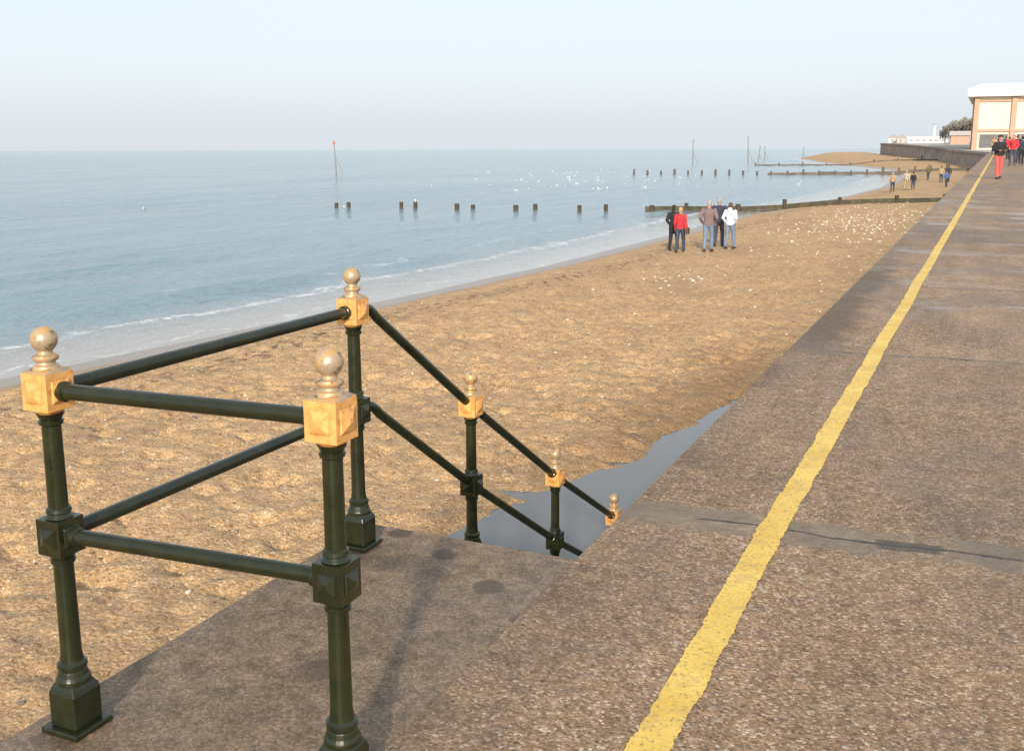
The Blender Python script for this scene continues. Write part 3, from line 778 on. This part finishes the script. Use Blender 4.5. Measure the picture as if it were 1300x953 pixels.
# ------------------------------------------------------------------ seafront hall
CREAM = plain('cream_panel', (.66,.61,.51), .8, .05, .5); BRICK = plain('hazy_orange_brick', (.48,.31,.23), .85, .1, 1.0); ROOF = plain('white_roof_sheet', (.78,.79,.80), .6, .04, .3)
GLASS = plain('dark_glazing', (.14,.14,.15), .15, .2, .5)
hb = empty('seafront_hall', (18, 240, 1.2)); tag(hb, 'large cream and brick hall with wide white roof', 'building')
def hbox(name, mat, *a, bevel=0.0):
    mb = MB(); mb.box(*a); o = mb.obj(name, mat, bevel=bevel); child(o, hb); return o
X0, X1, Y0, Y1 = -3.9, 44, 224, 262
hbox('wall', CREAM, X0, X1, Y0, Y1, .8, 11.6)
mb = MB()
mb.add([(X0-1.4,Y0-1.6,11.4),(X1+1.4,Y0-1.6,11.4),(X1+1.4,Y1+1.4,11.4),(X0-1.4,Y1+1.4,11.4),(X0-1.4,Y0-1.6,13.0),(X1+1.4,Y0-1.6,13.0),(X1+1.4,Y1+1.4,13.0),(X0-1.4,Y1+1.4,13.0),
        (X0+1.2,Y0+1.0,13.9),(X1-1.2,Y0+1.0,13.9),(X1-1.2,Y1-1.0,13.9),(X0+1.2,Y1-1.0,13.9)],
       [(3,2,1,0),(0,1,5,4),(1,2,6,5),(2,3,7,6),(3,0,4,7),(4,5,9,8),(5,6,10,9),(6,7,11,10),(7,4,8,11),(8,9,10,11)])
o = mb.obj('roof', ROOF); child(o, hb)
x = X0
while x < X1:
    hbox('pier', BRICK, x - .1, x + .8, Y0 - .55, Y0 - .003, .9, 11.38)
    if x + 6.6 < X1 + 1:
        hbox('beam', BRICK, x + .805, x + 6.495, Y0 - .30, Y0 - .003, 10.4, 10.75)
        hbox('beam', BRICK, x + .805, x + 6.495, Y0 - .32, Y0 - .003, 4.7, 5.2)
        hbox('window', GLASS, x + 1.2, x + 6.2, Y0 - .06, Y0 - .003, 1.6, 4.2)
        for q in range(1, 4):
            hbox('panel_rib', CREAM, x + .9 + q*1.4 - .06, x + .9 + q*1.4 + .06, Y0 - .12, Y0 - .003, 5.3, 10.2)
    x += 6.6
for yy in range(4):
    hbox('pier', BRICK, X0 - .5, X0 - .003, Y0 + 6 + yy*9, Y0 + 7 + yy*9, .9, 11.38)
pv = empty('white_pavilion', (-18.8, 349, 3.1)); tag(pv, 'low white pavilion on the distant headland', 'building')
def pbox(name, mat, *a):
    mb = MB(); mb.box(*a); o = mb.obj(name, mat); child(o, pv)
WHM = plain('white_render', (.72,.72,.70), .8, .05); WINM = plain('grey_window', (.30,.32,.34), .4, .1)
pbox('wall', WHM, -24.5, -13.2, 347, 352, 2.9, 4.7); pbox('roof', ROOF, -24.9, -12.8, 346.6, 352.4, 4.7, 4.95)
for q in range(6): pbox('window', WINM, -24 + q*1.85, -23 + q*1.85, 346.94, 346.997, 3.6, 4.3)
# small pale huts with pitched roofs along the headland top
for q, (hx, hy, c) in enumerate([(-30.5, 366, (.62,.60,.57)), (-27.6, 362, (.50,.42,.38)), (-11.0, 340, (.60,.58,.55))]):
    r = empty('beach_hut', (hx, hy, 3.1)); tag(r, 'small pale hut with pitched roof on the headland', 'hut', 'huts on the headland')
    m = plain('hut_boards_%s' % ('pale', 'brown', 'grey')[q], c, .8, .08)
    mb = MB(); mb.box(-1.2, 1.2, -1.2, 1.2, -.3, 1.9); mb.obj('wall', m, r)
    mb = MB(); mb.add([(-1.4,-1.4,1.9),(1.4,-1.4,1.9),(1.4,1.4,1.9),(-1.4,1.4,1.9),(0,-1.4,2.9),(0,1.4,2.9)], [(0,1,4),(2,3,5),(0,4,5,3),(1,2,5,4),(3,2,1,0)]); mb.obj('roof', plain('hut_roof', (.35,.30,.28), .8), r)
    mb = MB(); mb.box(-.4, .4, -1.24, -1.203, -.2, 1.5); mb.obj('door', WINM, r)
tw = empty('white_tower', (-17.5, 356, 3.1)); tag(tw, 'slender white tower with dark cap on headland', 'tower')
mb = MB(); mb.lathe([(.6,3.0),(.38,8.2),(.55,8.3),(.55,8.5)], 16, 0, -17.5, 356); o = mb.obj('shaft', WHM, smooth=True); child(o, tw)
mb = MB(); mb.lathe([(.35,8.5),(.35,9.2),(.1,9.7)], 12, 0, -17.5, 356); o = mb.obj('lantern', WINM, smooth=True); child(o, tw)
kb = empty('brick_kiosk', (-7.5, 300, 2.6)); tag(kb, 'small brick building with pale roof by the trees', 'building')
mb = MB(); mb.box(-10.5, -6.0, 298, 303, 2.2, 4.8); o = mb.obj('wall', BRICK); child(o, kb)
mb = MB(); mb.add([(-10.9,297.6,4.8),(-5.6,297.6,4.8),(-5.6,303.4,4.8),(-10.9,303.4,4.8),(-10.9,300.5,6.0),(-5.6,300.5,6.0)], [(0,1,5,4),(3,4,5,2),(0,4,3),(1,2,5),(0,3,2,1)])
o = mb.obj('roof', plain('pale_tile', (.45,.40,.38), .8)); child(o, kb)

LEAF = plain('hazy_foliage', (.23,.21,.18), .9, .3, 1.2); BARK = plain('bark', (.2,.17,.14), .9)
def tree_meshes(seed):
    rnd = random.Random(seed); mb = MB()
    mb.tube([(0,0,-.3),(.1,0,1.2),(.05,.1,2.4),(.1,0,4.4)], [.24,.18,.14,.05], 8); tips = [(0.1,0,4.4)]
    for k in range(9):
        a = rnd.uniform(0, 6.28); l = rnd.uniform(1.2, 2.3); z0 = rnd.uniform(1.4, 3.4)
        e = (math.cos(a)*l, math.sin(a)*l, z0 + rnd.uniform(.8, 1.8)); mb.tube([(0.06,0,z0), (e[0]*.5,e[1]*.5,z0+.5), e], [.09,.06,.02], 6); tips.append(e)
    lf = MB()
    for t in tips + [(rnd.uniform(-1.6,1.6), rnd.uniform(-1.6,1.6), rnd.uniform(2.4,5.4)) for _ in range(9)]:
        R = rnd.uniform(.6, 1.05)
        for _ in range(75):
            v = Vector((rnd.gauss(0,1), rnd.gauss(0,1), rnd.gauss(0,.8))); v = v.normalized() * R * rnd.uniform(.5, 1.05) + Vector(t)
            u = Vector((rnd.gauss(0,1), rnd.gauss(0,1), rnd.gauss(0,1))).normalized() * rnd.uniform(.1,.2); w = u.orthogonal().normalized() * .12
            lf.add([v-u, v-w, v+u, v+w], [(0,1,2,3)])
    return mb, lf
for i, (x, y, sc, z) in enumerate([(-11.6, 326, 1.0, 2.8), (-9.6, 322, 1.15, 2.8), (-7.6, 325, 1.25, 2.8), (-5.6, 320, 1.35, 2.8), (-4.2, 318, 1.5, 2.8), (-13.2, 331, .75, 2.8), (-3.0, 312, 1.4, 2.6)]):
    t, l = tree_meshes(i)
    root = empty('tree', (x, y, z)); root.scale = (sc, sc, sc)
    tag(root, 'small hazy tree on the headland beside the hall', 'tree', 'trees on the headland')
    t.obj('trunk', BARK, root, smooth=True); l.obj('crown', LEAF, root)

# ------------------------------------------------------------------ light
EL = math.radians(22)
ts = Vector((.36, -1, 0)).normalized(); tosun = Vector((ts.x * math.cos(EL), ts.y * math.cos(EL), math.sin(EL)))
L = bpy.data.lights.new('sun', 'SUN'); L.energy = 4.9; L.angle = math.radians(2.5); L.color = (1, .89, .71)
lo = bpy.data.objects.new('sun', L); C.objects.link(lo); lo.rotation_euler = tosun.to_track_quat('Z', 'Y').to_euler()
W = bpy.data.worlds.new('World'); S.world = W; W.use_nodes = True
t = W.node_tree; t.nodes.clear()
out = t.nodes.new('ShaderNodeOutputWorld'); bg = t.nodes.new('ShaderNodeBackground'); bg2 = t.nodes.new('ShaderNodeBackground')
sky = t.nodes.new('ShaderNodeTexSky'); sky.sky_type = 'NISHITA'; sky.sun_disc = False; sky.sun_elevation = EL; sky.sun_rotation = math.atan2(tosun.x, tosun.y)
sky.dust_density = 4; sky.air_density = 1.0; sky.ozone_density = 1.2
t.links.new(sky.outputs[0], bg.inputs[0]); bg.inputs[1].default_value = .05
tc = t.nodes.new('ShaderNodeTexCoord'); sp_ = t.nodes.new('ShaderNodeSeparateXYZ'); t.links.new(tc.outputs['Generated'], sp_.inputs[0])
rp = t.nodes.new('ShaderNodeValToRGB'); e = rp.color_ramp.elements
e[0].position = 0.0; e[0].color = (.70,.75,.80,1); e[1].position = .6; e[1].color = (.64,.70,.76,1)
m = e.new(.10); m.color = (.71,.765,.825,1)
t.links.new(sp_.outputs[2], rp.inputs[0]); t.links.new(rp.outputs[0], bg2.inputs[0]); bg2.inputs[1].default_value = 1.0
ad = t.nodes.new('ShaderNodeAddShader'); t.links.new(bg.outputs[0], ad.inputs[0]); t.links.new(bg2.outputs[0], ad.inputs[1]); t.links.new(ad.outputs[0], out.inputs[0])

# ------------------------------------------------------------------ camera
cam = bpy.data.cameras.new('camera'); co = bpy.data.objects.new('camera', cam); C.objects.link(co)
cam.sensor_width = 36; cam.lens = 36; cam.shift_y = -45 / 1300; cam.clip_end = 20000; cam.clip_start = .05
R = Matrix.Rotation(math.radians(24.85), 4, 'Z') @ Matrix.Rotation(math.radians(90 - 10.55), 4, 'X') @ Matrix.Rotation(math.radians(-.17), 4, 'Z')
co.matrix_world = Matrix.Translation((0, 0, 1.65)) @ R
S.camera = co
